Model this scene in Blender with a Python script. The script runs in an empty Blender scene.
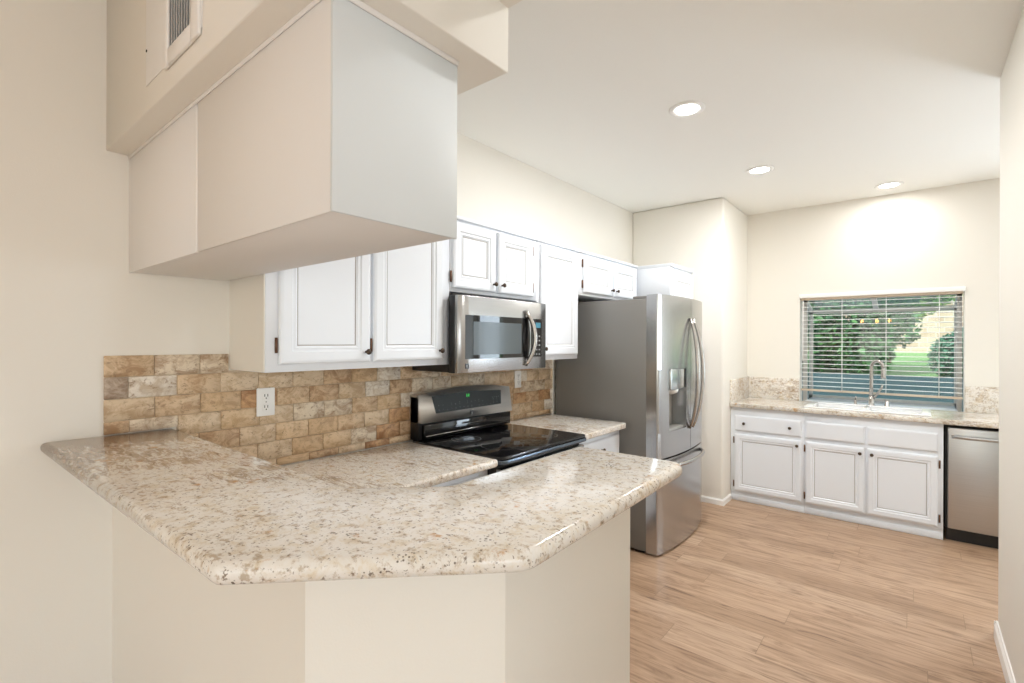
import bpy, bmesh, math, random
from mathutils import Vector, Matrix
random.seed(7)
S = bpy.context.scene
COL = S.collection

# ------------------------------------------------------------------ camera
cd = bpy.data.cameras.new('camera')
cam = bpy.data.objects.new('camera', cd); COL.objects.link(cam)
cd.sensor_width = 36.0
cd.lens = 492.02 * 36.0 / 1024.0
cd.clip_start = 0.02
cam.matrix_world = (Matrix.Translation((0, 0, 1.482)) @ Matrix.Rotation(math.radians(39.308), 4, 'Z')
                    @ Matrix.Rotation(math.radians(90.0), 4, 'X') @ Matrix.Rotation(math.radians(0.188), 4, 'Z'))
S.camera = cam

# ------------------------------------------------------------------ view, sky, sun, daylight
vs = S.view_settings
vs.view_transform = 'Standard'; vs.look = 'None'; vs.gamma = 1.0; vs.use_curve_mapping = False
vs.exposure = 0.16
S.cycles.diffuse_bounces = 8
w = bpy.data.worlds.new('sky'); S.world = w; w.use_nodes = True
nt = w.node_tree; nt.nodes.clear()
wo = nt.nodes.new('ShaderNodeOutputWorld'); bg = nt.nodes.new('ShaderNodeBackground')
sky = nt.nodes.new('ShaderNodeTexSky'); sky.sky_type = 'NISHITA'; sky.sun_disc = False
sky.sun_elevation = math.radians(50); sky.sun_rotation = math.radians(150)
bg.inputs['Strength'].default_value = 0.30
hs = nt.nodes.new('ShaderNodeHueSaturation'); hs.inputs['Saturation'].default_value = .5
nt.links.new(sky.outputs[0], hs.inputs['Color']); nt.links.new(hs.outputs[0], bg.inputs[0]); nt.links.new(bg.outputs[0], wo.inputs[0])

def light(name, kind, loc, rot, power, color, **kw):
    d = bpy.data.lights.new(name, kind); d.energy = power; d.color = color
    for k, v in kw.items(): setattr(d, k, v)
    o = bpy.data.objects.new(name, d); COL.objects.link(o); o.location = loc
    o.rotation_euler = [math.radians(a) for a in rot]
    return o
light('sun', 'SUN', (0, 8, 12), (48, 0, -38), 5.0, (1, .95, .86), angle=.01)
# daylight fill by the unseen glass doors of the dining side and of the nook
light('daylight_fill_dining', 'AREA', (3.12, -1.5, 1.2), (0, 90, 0), 54, (.86, .93, 1.0), shape='RECTANGLE', size=1.9, size_y=2.6)
light('fill_rear', 'AREA', (.2, -3.32, 1.45), (90, 0, 0), 13, (1.0, .88, .79), shape='RECTANGLE', size=2.6, size_y=1.6)  # warm soft fill added behind the camera
light('daylight_nook', 'AREA', (1.72, 5.44, 1.15), (-90, 0, 0), 60, (.74, .87, 1.0), shape='RECTANGLE', size=.95, size_y=1.9)

# ------------------------------------------------------------------ materials
def mat(name):
    m = bpy.data.materials.new(name); m.use_nodes = True
    t = m.node_tree; b = t.nodes['Principled BSDF']
    return m, t, b
def plain(name, col, rough=.5, metal=0., **kw):
    m, t, b = mat(name)
    b.inputs['Base Color'].default_value = (*col, 1); b.inputs['Roughness'].default_value = rough
    b.inputs['Metallic'].default_value = metal
    for k, v in kw.items(): b.inputs[k].default_value = v
    return m
def N(t, typ, **kw):
    n = t.nodes.new(typ)
    for k, v in kw.items():
        if k in n.inputs: n.inputs[k].default_value = v
        else: setattr(n, k, v)
    return n
def coords(t, scale=(1, 1, 1), rot=(0, 0, 0), kind='Object'):
    c = t.nodes.new('ShaderNodeTexCoord'); mp = t.nodes.new('ShaderNodeMapping')
    mp.inputs['Scale'].default_value = scale; mp.inputs['Rotation'].default_value = rot
    t.links.new(c.outputs[kind], mp.inputs[0]); return mp.outputs[0]
def ramp(t, fac, stops, interp='LINEAR'):
    r = t.nodes.new('ShaderNodeValToRGB'); r.color_ramp.interpolation = interp
    e = r.color_ramp.elements
    while len(e) > 1: e.remove(e[-1])
    e[0].position = stops[0][0]; e[0].color = (*stops[0][1], 1)
    for p, c in stops[1:]:
        x = e.new(p); x.color = (*c, 1)
    t.links.new(fac, r.inputs[0]); return r.outputs[0]
def mix(t, fac, a, b, mode='MIX'):
    m = t.nodes.new('ShaderNodeMix'); m.data_type = 'RGBA'; m.blend_type = mode
    for v, i in ((fac, 0), (a, 6), (b, 7)):
        if isinstance(v, (int, float)): m.inputs[i].default_value = v
        elif isinstance(v, tuple): m.inputs[i].default_value = (*v, 1)
        else: t.links.new(v, m.inputs[i])
    return m.outputs[2]
def bump(t, b, h, strength, dist=.01):
    n = t.nodes.new('ShaderNodeBump'); n.inputs['Strength'].default_value = strength; n.inputs['Distance'].default_value = dist
    t.links.new(h, n.inputs['Height']); t.links.new(n.outputs[0], b.inputs['Normal'])

def paint(name, col, rough=.6, bs=.06, scale=220):
    m, t, b = mat(name)
    b.inputs['Base Color'].default_value = (*col, 1); b.inputs['Roughness'].default_value = rough
    n = N(t, 'ShaderNodeTexNoise', Scale=scale, Detail=2.0); t.links.new(coords(t), n.inputs['Vector'])
    bump(t, b, n.outputs[0], bs, .004)
    return m
M = {}
M['wall'] = paint('wall_paint', (.81, .785, .725), .75)
M['ceil'] = paint('ceiling_paint', (.875, .87, .835), .85, .1, 120)
M['trim'] = paint('trim_paint', (.86, .85, .83), .4, .02)
M['cab'] = paint('cabinet_paint', (.775, .815, .87), .33, .02, 90)
M['cabline'] = plain('cabinet_glaze_line', (.36, .335, .32), .6)
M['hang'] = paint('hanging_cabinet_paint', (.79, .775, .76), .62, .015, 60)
M['hangend_cool'] = paint('hanging_cabinet_end_cool_lit', (.70, .745, .77), .6, .015, 60)  # cool daylight on the cabinet end put into its colour
M['bronze'] = plain('oiled_bronze', (.085, .06, .045), .4, .8)
M['hinge'] = plain('aged_copper_hinge', (.16, .085, .055), .45, .7)
M['black'] = plain('black_plastic', (.012, .012, .013), .35)
M['blackglass'] = plain('black_glass', (.008, .008, .009), .04)
M['chrome'] = plain('brushed_nickel', (.50, .48, .46), .24, 1.)
M['white'] = plain('white_plastic', (.85, .85, .84), .35)
M['enamel'] = plain('white_enamel', (.88, .89, .90), .12)
M['greyside'] = plain('grey_enamel_side', (.20, .195, .185), .42, .25)
M['niche'] = plain('grey_dispenser_plastic', (.33, .32, .30), .4)
M['dark'] = plain('dark_gap', (.02, .018, .016), .8)
def steel(name, col, rough, axis):
    m, t, b = mat(name)
    b.inputs['Metallic'].default_value = 1.; b.inputs['Roughness'].default_value = rough
    sc = [260, 260, 260]; sc[axis] = 3
    n = N(t, 'ShaderNodeTexNoise', Scale=1.0, Detail=3.0); t.links.new(coords(t, tuple(sc)), n.inputs['Vector'])
    c = ramp(t, n.outputs[0], [(.3, tuple(x * .92 for x in col)), (.7, col)]); t.links.new(c, b.inputs['Base Color'])
    bump(t, b, n.outputs[0], .035, .001)
    return m
M['steelv'] = steel('stainless_vertical_grain', (.53, .535, .54), .22, 2)
M['steelh'] = steel('stainless_horizontal_grain', (.53, .535, .54), .26, 1)
M['steelx'] = steel('stainless_horizontal_grain_dishwasher', (.53, .535, .54), .30, 0)

def granite(name, warm, vein=0.):
    m, t, b = mat(name)
    P = coords(t)
    n0 = N(t, 'ShaderNodeTexNoise', Scale=2.6, Detail=2.0); t.links.new(P, n0.inputs['Vector'])
    n1 = N(t, 'ShaderNodeTexNoise', Scale=26.0, Detail=8.0, Roughness=.72, Distortion=.5); t.links.new(P, n1.inputs['Vector'])
    base = ramp(t, n1.outputs[0], [(.30, (.50, .40, .29)), (.39, (.69, .61, .49)), (.48, (.755, .715, .655)), (.60, (.79, .765, .725)), (.72, (.64, .61, .565))])
    # long brown streaks, gathered in patches
    Ps = coords(t, (16, 60, 40), (0, 0, .75))
    n3 = N(t, 'ShaderNodeTexNoise', Scale=1.0, Detail=8.0, Roughness=.7, Distortion=.9); t.links.new(Ps, n3.inputs['Vector'])
    pa = N(t, 'ShaderNodeMath', operation='MULTIPLY_ADD'); pa.inputs[1].default_value = .55; pa.inputs[2].default_value = -.275
    t.links.new(n0.outputs[0], pa.inputs[0])
    # the slab's own vein: browner towards one end of the stone
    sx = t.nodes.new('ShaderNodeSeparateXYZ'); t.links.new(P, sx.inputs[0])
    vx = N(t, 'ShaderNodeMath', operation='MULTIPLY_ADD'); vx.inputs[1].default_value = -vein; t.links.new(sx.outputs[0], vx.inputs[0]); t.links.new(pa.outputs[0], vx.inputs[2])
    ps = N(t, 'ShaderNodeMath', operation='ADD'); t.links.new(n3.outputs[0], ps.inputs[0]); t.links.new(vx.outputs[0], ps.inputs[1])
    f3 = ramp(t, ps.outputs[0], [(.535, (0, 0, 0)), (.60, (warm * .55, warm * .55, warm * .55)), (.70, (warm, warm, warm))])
    c = mix(t, f3, base, (.27, .175, .10))
    n2 = N(t, 'ShaderNodeTexNoise', Scale=46.0, Detail=6.0, Roughness=.7); t.links.new(P, n2.inputs['Vector'])
    f2 = ramp(t, n2.outputs[0], [(.37, (.75, .75, .75)), (.46, (0, 0, 0))])
    c = mix(t, f2, c, (.40, .30, .195))
    n6 = N(t, 'ShaderNodeTexNoise', Scale=105.0, Detail=4.0, Roughness=.65); t.links.new(P, n6.inputs['Vector'])
    f6 = ramp(t, n6.outputs[0], [(.35, (.85, .85, .85)), (.41, (0, 0, 0))])
    c = mix(t, f6, c, (.17, .125, .085))
    # rust spots
    n4 = N(t, 'ShaderNodeTexNoise', Scale=17.0, Detail=5.0, Roughness=.65); t.links.new(P, n4.inputs['Vector'])
    f4 = ramp(t, n4.outputs[0], [(.63, (0, 0, 0)), (.70, (.85, .85, .85))])
    c = mix(t, f4, c, (.50, .27, .10))
    # black mica specks
    v = N(t, 'ShaderNodeTexVoronoi', Scale=120.0); t.links.new(P, v.inputs['Vector'])
    n5 = N(t, 'ShaderNodeTexNoise', Scale=22.0, Detail=2.0); t.links.new(P, n5.inputs['Vector'])
    ms = N(t, 'ShaderNodeMath', operation='MULTIPLY_ADD'); ms.inputs[1].default_value = -1.1; ms.inputs[2].default_value = 1.0
    t.links.new(n5.outputs[0], ms.inputs[0])
    ad = N(t, 'ShaderNodeMath', operation='ADD'); t.links.new(v.outputs['Distance'], ad.inputs[0]); t.links.new(ms.outputs[0], ad.inputs[1])
    f5 = ramp(t, ad.outputs[0], [(.46, (.9, .9, .9)), (.56, (0, 0, 0))])
    c = mix(t, f5, c, (.10, .075, .055))
    t.links.new(c, b.inputs['Base Color']); b.inputs['Roughness'].default_value = .11; b.inputs['Specular IOR Level'].default_value = .42
    return m
M['granite'] = granite('granite_cream_brown', .8)
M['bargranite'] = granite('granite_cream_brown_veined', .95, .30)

def tilemat():
    m, t, b = mat('tumbled_travertine')
    g = t.nodes.new('ShaderNodeNewGeometry')
    R_ = g.outputs['Random Per Island']
    dk = ramp(t, R_, [(0, (.42, .27, .15)), (.12, (.50, .36, .22)), (.26, (.30, .15, .065)), (.34, (.46, .32, .19)), (.48, (.40, .28, .18)), (.60, (.52, .42, .31)), (.68, (.34, .20, .10)), (.78, (.44, .29, .16)), (.90, (.28, .20, .14)), (.96, (.50, .34, .19))], 'CONSTANT')
    lt = ramp(t, R_, [(0, (.66, .50, .33)), (.12, (.70, .56, .40)), (.26, (.58, .36, .19)), (.34, (.66, .52, .36)), (.48, (.72, .62, .48)), (.60, (.76, .70, .61)), (.68, (.60, .43, .27)), (.78, (.64, .46, .28)), (.90, (.52, .42, .33)), (.96, (.68, .51, .33))], 'CONSTANT')
    P = coords(t, (1, 1, 1.5))
    add = N(t, 'ShaderNodeVectorMath', operation='ADD')
    sc = N(t, 'ShaderNodeMath', operation='MULTIPLY'); sc.inputs[1].default_value = 40.
    t.links.new(R_, sc.inputs[0]); t.links.new(P, add.inputs[0]); t.links.new(sc.outputs[0], add.inputs[1])
    n = N(t, 'ShaderNodeTexNoise', Scale=15.0, Detail=10.0, Roughness=.72, Distortion=.8); t.links.new(add.outputs[0], n.inputs['Vector'])
    f = ramp(t, n.outputs[0], [(.40, (0, 0, 0)), (.56, (1, 1, 1))])
    c = mix(t, f, dk, lt)
    n2 = N(t, 'ShaderNodeTexNoise', Scale=42.0, Detail=8.0, Roughness=.78, Distortion=.8); t.links.new(add.outputs[0], n2.inputs['Vector'])
    f2 = ramp(t, n2.outputs[0], [(.37, (.85, .85, .85)), (.45, (0, 0, 0))])
    c = mix(t, f2, c, (.27, .17, .095))
    t.links.new(c, b.inputs['Base Color']); b.inputs['Roughness'].default_value = .55
    bump(t, b, n.outputs[0], .25, .004)
    return m
M['tile'] = tilemat()
M['grout'] = paint('grout', (.62, .51, .38), .9, .3, 300)

def woodfloor():
    m, t, b = mat('oak_plank_floor')
    P = coords(t)
    sp = t.nodes.new('ShaderNodeSeparateXYZ'); t.links.new(P, sp.inputs[0])
    dv = N(t, 'ShaderNodeMath', operation='DIVIDE'); dv.inputs[1].default_value = .182; t.links.new(sp.outputs[1], dv.inputs[0])
    fl = N(t, 'ShaderNodeMath', operation='FLOOR'); t.links.new(dv.outputs[0], fl.inputs[0])
    wn = t.nodes.new('ShaderNodeTexWhiteNoise'); wn.noise_dimensions = '1D'; t.links.new(fl.outputs[0], wn.inputs['W'])
    sh = N(t, 'ShaderNodeMath', operation='MULTIPLY_ADD'); sh.inputs[1].default_value = 1.22
    t.links.new(wn.outputs['Value'], sh.inputs[0]); t.links.new(sp.outputs[0], sh.inputs[2])
    cb = t.nodes.new('ShaderNodeCombineXYZ'); t.links.new(sh.outputs[0], cb.inputs[0]); t.links.new(sp.outputs[1], cb.inputs[1])
    br = N(t, 'ShaderNodeTexBrick', offset=0.0, Scale=1.0)
    br.inputs['Color1'].default_value = (0, 0, 0, 1); br.inputs['Color2'].default_value = (1, 1, 1, 1); br.inputs['Mortar'].default_value = (.5, .5, .5, 1)
    br.inputs['Mortar Size'].default_value = .0010; br.inputs['Mortar Smooth'].default_value = .1
    br.inputs['Brick Width'].default_value = 1.22; br.inputs['Row Height'].default_value = .182
    t.links.new(cb.outputs[0], br.inputs['Vector'])
    tone = ramp(t, br.outputs['Color'], [(0, (.37, .24, .152)), (.35, (.46, .31, .205)), (.7, (.405, .268, .174)), (1, (.49, .342, .235))])
    off = N(t, 'ShaderNodeVectorMath', operation='MULTIPLY_ADD'); off.inputs[1].default_value = (9, 5, 3)
    t.links.new(br.outputs['Color'], off.inputs[0])
    mp = N(t, 'ShaderNodeMapping'); mp.inputs['Scale'].default_value = (1.3, 11, 1); t.links.new(P, mp.inputs[0]); t.links.new(mp.outputs[0], off.inputs[2])
    n = N(t, 'ShaderNodeTexNoise', Scale=1.5, Detail=8.0, Roughness=.66, Distortion=2.2); t.links.new(off.outputs[0], n.inputs['Vector'])
    f = ramp(t, n.outputs[0], [(.30, (.40, .33, .28)), (.40, (.70, .65, .61)), (.50, (.98, .97, .96)), (.60, (1.08, 1.08, 1.08)), (.74, (1.32, 1.35, 1.38))])
    c = mix(t, 1.0, tone, f, 'MULTIPLY')
    mp2 = N(t, 'ShaderNodeMapping'); mp2.inputs['Scale'].default_value = (3, 70, 1); t.links.new(P, mp2.inputs[0])
    n2 = N(t, 'ShaderNodeTexNoise', Scale=1.0, Detail=4.0); t.links.new(mp2.outputs[0], n2.inputs['Vector'])
    f2 = ramp(t, n2.outputs[0], [(.3, (.86, .84, .82)), (.6, (1.03, 1.03, 1.03))])
    c = mix(t, 1.0, c, f2, 'MULTIPLY')
    # knots
    mp3 = N(t, 'ShaderNodeMapping'); mp3.inputs['Scale'].default_value = (1.6, 4.5, 1); t.links.new(P, mp3.inputs[0])
    v = N(t, 'ShaderNodeTexVoronoi', Scale=1.5); t.links.new(mp3.outputs[0], v.inputs['Vector'])
    f3 = ramp(t, v.outputs['Distance'], [(.035, (.75, .75, .75)), (.11, (0, 0, 0))])
    c = mix(t, f3, c, (.24, .145, .08))
    c = mix(t, br.outputs['Fac'], c, (.20, .125, .07))
    t.links.new(c, b.inputs['Base Color']); b.inputs['Roughness'].default_value = .38
    bump(t, b, n2.outputs[0], .06, .002)
    return m
M['floor'] = woodfloor()

def glass(name, tint=(1, 1, 1), gl=1.0):
    m = bpy.data.materials.new(name); m.use_nodes = True; t = m.node_tree; t.nodes.clear()
    o = t.nodes.new('ShaderNodeOutputMaterial'); mx = t.nodes.new('ShaderNodeMixShader')
    tr = t.nodes.new('ShaderNodeBsdfTransparent'); tr.inputs[0].default_value = (*tint, 1)
    g = t.nodes.new('ShaderNodeBsdfGlossy'); g.inputs['Roughness'].default_value = .01
    fr = t.nodes.new('ShaderNodeFresnel'); gm = t.nodes.new('ShaderNodeNewGeometry'); io = t.nodes.new('ShaderNodeMath'); io.operation = 'MULTIPLY_ADD'; io.inputs[1].default_value = 1 / 1.5 - 1.5; io.inputs[2].default_value = 1.5
    t.links.new(gm.outputs['Backfacing'], io.inputs[0]); t.links.new(io.outputs[0], fr.inputs[0])
    t.links.new(fr.outputs[0], mx.inputs[0]); t.links.new(tr.outputs[0], mx.inputs[1]); t.links.new(g.outputs[0], mx.inputs[2])
    t.links.new(mx.outputs[0], o.inputs[0]); return m
M['glass'] = glass('window_glass', (.93, .98, .97))
def emit(name, col, s):
    m, t, b = mat(name)
    b.inputs['Base Color'].default_value = (*col, 1); b.inputs['Emission Color'].default_value = (*col, 1); b.inputs['Emission Strength'].default_value = s
    return m
M['lens'] = emit('lit_lens', (1, .97, .92), 14)
M['bulb'] = emit('lit_bulb', (1, .50, .17), 30)
M['green'] = emit('green_digits', (.05, .9, .12), 1.6)
M['slat'] = plain('blind_slat', (.90, .89, .87), .4)
M['rail'] = plain('blind_rail_tan', (.60, .49, .38), .5)
M['frame'] = plain('aluminium_frame', (.62, .60, .57), .4, .2)
def leaf(name, a, b_):
    m, t, b = mat(name)
    g = t.nodes.new('ShaderNodeNewGeometry')
    c = ramp(t, g.outputs['Random Per Island'], [(0, a), (1, b_)]); t.links.new(c, b.inputs['Base Color']); b.inputs['Roughness'].default_value = .5
    b.inputs['Subsurface Weight'].default_value = 0.0
    return m
M['leafdark'] = leaf('leaf_dark', (.018, .075, .03), (.09, .24, .07))
M['leafteal'] = leaf('leaf_bluish', (.03, .11, .075), (.09, .24, .14))
M['leafbright'] = leaf('leaf_bright', (.12, .26, .05), (.36, .52, .14))
M['bark'] = paint('bark', (.16, .10, .06), .9, .5, 40)
M['grass'] = paint('lawn', (.17, .33, .12), .9, .6, 60)
M['stone'] = paint('painted_block_wall', (.022, .062, .075), .7, .3, 40)
M['patio'] = paint('patio_concrete', (.45, .47, .48), .8, .2, 50)
def brickwall():
    m, t, b = mat('pale_brick')
    br = N(t, 'ShaderNodeTexBrick', Scale=1.0)
    br.inputs['Color1'].default_value = (.44, .31, .23, 1); br.inputs['Color2'].default_value = (.55, .44, .34, 1); br.inputs['Mortar'].default_value = (.58, .53, .47, 1)
    br.inputs['Mortar Size'].default_value = .012; br.inputs['Brick Width'].default_value = .4; br.inputs['Row Height'].default_value = .16
    t.links.new(coords(t, rot=(math.radians(90), 0, 0)), br.inputs['Vector']); t.links.new(br.outputs['Color'], b.inputs['Base Color'])
    b.inputs['Roughness'].default_value = .85; return m
M['brick'] = brickwall()

# ------------------------------------------------------------------ mesh helpers (all in world coordinates)
class MB:
    def __init__(s): s.bm = bmesh.new(); s.mats = []
    def mi(s, m):
        if m not in s.mats: s.mats.append(m)
        return s.mats.index(m)
    def _add(s, verts, faces, m, smooth=False, bev=0., seg=2, bevel_sel=None):
        i = s.mi(m); b = bmesh.new()
        vs = [b.verts.new(v) for v in verts]
        for f in faces:
            try: b.faces.new([vs[k] for k in f])
            except ValueError: pass
        bmesh.ops.recalc_face_normals(b, faces=b.faces)
        if bev > 0:
            es = [e for e in b.edges if bevel_sel is None or bevel_sel(e)]
            bmesh.ops.bevel(b, geom=es, offset=bev, segments=seg, profile=.5, affect='EDGES', clamp_overlap=True)
        for f in b.faces: f.material_index = i; f.smooth = smooth or (bev > 0)
        me = bpy.data.meshes.new('tmp'); b.to_mesh(me); b.free()
        s.bm.from_mesh(me); bpy.data.meshes.remove(me); return s
    def box(s, a, b, m, bev=0., seg=2):
        x0, x1 = sorted((a[0], b[0])); y0, y1 = sorted((a[1], b[1])); z0, z1 = sorted((a[2], b[2]))
        v = [(x, y, z) for z in (z0, z1) for y in (y0, y1) for x in (x0, x1)]
        return s._add(v, [(0, 2, 3, 1), (4, 5, 7, 6), (0, 1, 5, 4), (2, 6, 7, 3), (0, 4, 6, 2), (1, 3, 7, 5)], m, False, bev, seg)
    def prism(s, poly, z0, z1, m, bev=0., seg=3, axis='z', smooth=False, f=None):
        n = len(poly)
        P = {'z': lambda a, b, c: (a, b, c), 'x': lambda a, b, c: (c, a, b), 'y': lambda a, b, c: (a, c, b)}[axis]
        v = [P(a, b, z0) for a, b in poly] + [P(a, b, z1) for a, b in poly]
        if f: v = [f(*q) for q in v]
        fs = [tuple(range(n))[::-1], tuple(range(n, 2 * n))] + [(i, (i + 1) % n, n + (i + 1) % n, n + i) for i in range(n)]
        k = {'z': 2, 'x': 0, 'y': 1}[axis]
        return s._add(v, fs, m, smooth, bev, seg, lambda e: abs(e.verts[0].co[k] - e.verts[1].co[k]) < 1e-5)
    def quad(s, pts, m): return s._add(pts, [tuple(range(len(pts)))], m)
    def lathe(s, prof, o, d, m, n=20):
        d = Vector(d).normalized(); u = d.orthogonal().normalized(); w_ = d.cross(u); o = Vector(o)
        v = []; fs = []
        for r, h in prof:
            for k in range(n):
                a = 2 * math.pi * k / n; v.append(o + d * h + (u * math.cos(a) + w_ * math.sin(a)) * max(r, 1e-5))
        for j in range(len(prof) - 1):
            for k in range(n): fs.append((j * n + k, j * n + (k + 1) % n, (j + 1) * n + (k + 1) % n, (j + 1) * n + k))
        fs.append(tuple(range(n))[::-1]); fs.append(tuple(range((len(prof) - 1) * n, len(prof) * n)))
        return s._add(v, fs, m, True)
    def cyl(s, a, b, r, m, n=16, r1=None):
        a = Vector(a); b = Vector(b); return s.lathe([(r, 0), (r if r1 is None else r1, (b - a).length)], a, b - a, m, n)
    def tube(s, pts, r, m, n=10, flat=None):
        pts = [Vector(p) for p in pts]; v = []; fs = []; up = None
        for i, p in enumerate(pts):
            t = (pts[min(i + 1, len(pts) - 1)] - pts[max(i - 1, 0)]).normalized()
            if up is None: up = t.orthogonal().normalized()
            up = (up - t * up.dot(t)).normalized(); sd = t.cross(up)
            rr = r[i] if isinstance(r, (list, tuple)) else r
            for k in range(n):
                a = 2 * math.pi * k / n
                off = up * math.cos(a) * rr + sd * math.sin(a) * rr
                if flat: off = Vector(off[j] * flat[j] for j in range(3))
                v.append(p + off)
        for j in range(len(pts) - 1):
            for k in range(n): fs.append((j * n + k, j * n + (k + 1) % n, (j + 1) * n + (k + 1) % n, (j + 1) * n + k))
        fs.append(tuple(range(n))[::-1]); fs.append(tuple(range((len(pts) - 1) * n, len(pts) * n)))
        return s._add(v, fs, m, True)
    def panel(s, fr, wd, ht, loops, th):
        """raised panel: fr maps (a,b,c) to the world, loops = (inset, height, material)"""
        def ring(i, c): return [fr(i, i, c), fr(wd - i, i, c), fr(wd - i, ht - i, c), fr(i, ht - i, c)]
        r0 = ring(0, 0); prev = r0; ver = list(r0); fs = []; ms = []
        fs.append((3, 2, 1, 0)); ms.append(loops[0][2])
        k = 0
        for inset, c, m in loops:
            cur = ring(inset, c); ver += cur; b0 = k * 4; b1 = b0 + 4
            for j in range(4): fs.append((b0 + j, b0 + (j + 1) % 4, b1 + (j + 1) % 4, b1 + j)); ms.append(m)
            k += 1
        fs.append((k * 4, k * 4 + 1, k * 4 + 2, k * 4 + 3)); ms.append(loops[-1][2])
        vs = [s.bm.verts.new(v) for v in ver]
        new = []
        for f, m in zip(fs, ms):
            q = s.bm.faces.new([vs[i] for i in f]); q.material_index = s.mi(m); new.append(q)
        bmesh.ops.recalc_face_normals(s.bm, faces=new)
        return s
    def build(s, name, parent=None, origin=None):
        me = bpy.data.meshes.new(name); s.bm.to_mesh(me); s.bm.free()
        for m in s.mats: me.materials.append(m)
        o = bpy.data.objects.new(name, me); COL.objects.link(o)
        if parent is None:
            if origin is None:
                xs = [v.co for v in me.vertices]
                lo = [min(v[i] for v in xs) for i in range(3)]; hi = [max(v[i] for v in xs) for i in range(3)]
                origin = ((lo[0] + hi[0]) / 2, (lo[1] + hi[1]) / 2, lo[2])
            me.transform(Matrix.Translation([-c for c in origin])); o.location = origin; o['_o'] = origin
        else:
            og = parent['_o']; me.transform(Matrix.Translation([-c for c in og])); o.parent = parent; o['_o'] = [0, 0, 0]; o['_o'] = og
        return o
def thing(name, loc, label, cat, group=None):
    o = bpy.data.objects.new(name, None); COL.objects.link(o); o.location = loc; o.empty_display_size = .1
    o['_o'] = loc; return tag(o, label, cat, group)
def tag(o, label, cat, group=None):
    o['label'] = label; o['category'] = cat
    if group: o['group'] = group
    return o
def struct(o): o['kind'] = 'structure'; return o

# ------------------------------------------------------------------ room shell
XW, ZC, YW, XR = -2.239, 2.803, 5.516, .325
struct(MB().box((-2.5, -3.7, -.12), (3.6, 6.0, 0), M['floor']).build('floor', origin=(0, 0, 0)))
struct(MB().box((-2.5, -3.7, ZC), (3.6, 6.0, ZC + .15), M['ceil']).build('ceiling', origin=(0, 0, ZC)))
struct(MB().box((XW - .15, -3.65, 0), (XW, 5.666, ZC), M['wall']).build('wall_left'))
struct(MB().box((XW, 4.67, 0), (-1.345, YW, ZC), M['wall'], .022, 4).build('wall_corner'))
WX0, WX1, WZ0, WZ1 = -.872, .318, .874, 1.935
bw = MB()
bw.box((XW, YW, 0), (WX0, YW + .15, ZC), M['wall']); bw.box((WX1, YW, 0), (1.2, YW + .15, ZC), M['wall'])
bw.box((WX0, YW, 0), (WX1, YW + .15, WZ0), M['wall']); bw.box((WX0, YW, WZ1), (WX1, YW + .15, ZC), M['wall'])
bw.box((2.24, YW, 0), (2.5, YW + .15, ZC), M['wall']); bw.box((1.2, YW, 2.08), (2.24, YW + .15, ZC), M['wall'])
struct(bw.build('wall_back'))
struct(MB().box((XR, .441, 0), (XR + .12, 3.44, ZC), M['wall'], .008, 3).build('wall_right'))
struct(MB().box((2.4, .6, 0), (2.55, YW, ZC), M['wall']).build('wall_nook'))
struct(MB().box((XR + .12, .441, 0), (3.3, .58, ZC), M['wall']).build('wall_dining_front'))
dr = MB()
dr.box((3.2, -3.65, 0), (3.35, -2.5, ZC), M['wall']); dr.box((3.2, -.5, 0), (3.35, .441, ZC), M['wall']); dr.box((3.2, -2.5, 2.15), (3.35, -.5, ZC), M['wall'])
struct(dr.build('wall_dining_right'))
rw = MB()
rw.box((XW, -3.6, 0), (-1.2, -3.45, ZC), M['wall']); rw.box((1.6, -3.6, 0), (3.2, -3.45, ZC), M['wall'])
rw.box((-1.2, -3.6, 0), (1.6, -3.45, .6), M['wall']); rw.box((-1.2, -3.6, 2.3), (1.6, -3.45, ZC), M['wall'])
struct(rw.build('wall_rear'))
# pony wall under the bar: three runs bent at 45 degrees
pony = [(XW, .462), (-.8695, .462), (-.6073, .7242), (-.6073, 1.26), (-.77, 1.26), (-.77, .7805), (-.9207, .63), (XW, .63)]
struct(MB().prism(pony, 0, 1.105, M['wall'], 0).build('wall_half'))
# soffit over the hanging cabinet and the header across the kitchen entry
struct(MB().prism([(XW, .441), (-.796, .441), (-.796, .953), (XW, .953)], 2.159, ZC, M['wall'], .004, 2).build('ceiling_soffit'))
struct(MB().box((-.796, .441, 2.323), (XR, .953, ZC), M['wall']).build('ceiling_header'))
def baseb(name, pts, th=.014, ht=.09):
    """pts: wall line, room on the left of the walking direction"""
    m = MB()
    for (a, b) in zip(pts, pts[1:]):
        d = (Vector(b) - Vector(a)).normalized(); n = Vector((-d.y, d.x)) * th
        A, B = Vector(a), Vector(b)
        prof = [(0, 0), (th, 0), (th, ht * .78), (th * .55, ht * .9), (th * .4, ht), (0, ht)]
        v = []; 
        for P in (A - d * th * 0, B + d * th * 0):
            for q, z in prof: v.append((P.x + n.x / th * q, P.y + n.y / th * q, z))
        k = len(prof)
        m._add(v, [tuple(range(k)), tuple(range(k, 2 * k))] + [(i, (i + 1) % k, k + (i + 1) % k, k + i) for i in range(k)], M['trim'])
    return struct(m.build(name))
baseb('baseboard_right', [(XR, .5), (XR, 3.44 + .014)])
baseb('baseboard_right_end', [(XR - .014, 3.44), (XR + .12, 3.44)])
baseb('baseboard_corner', [(-1.345 + .012, 4.67), (-1.60, 4.67)], .012, .055)
baseb('baseboard_corner_side', [(-1.345, 4.904), (-1.345, 4.6702)], .012, .055)

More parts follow.
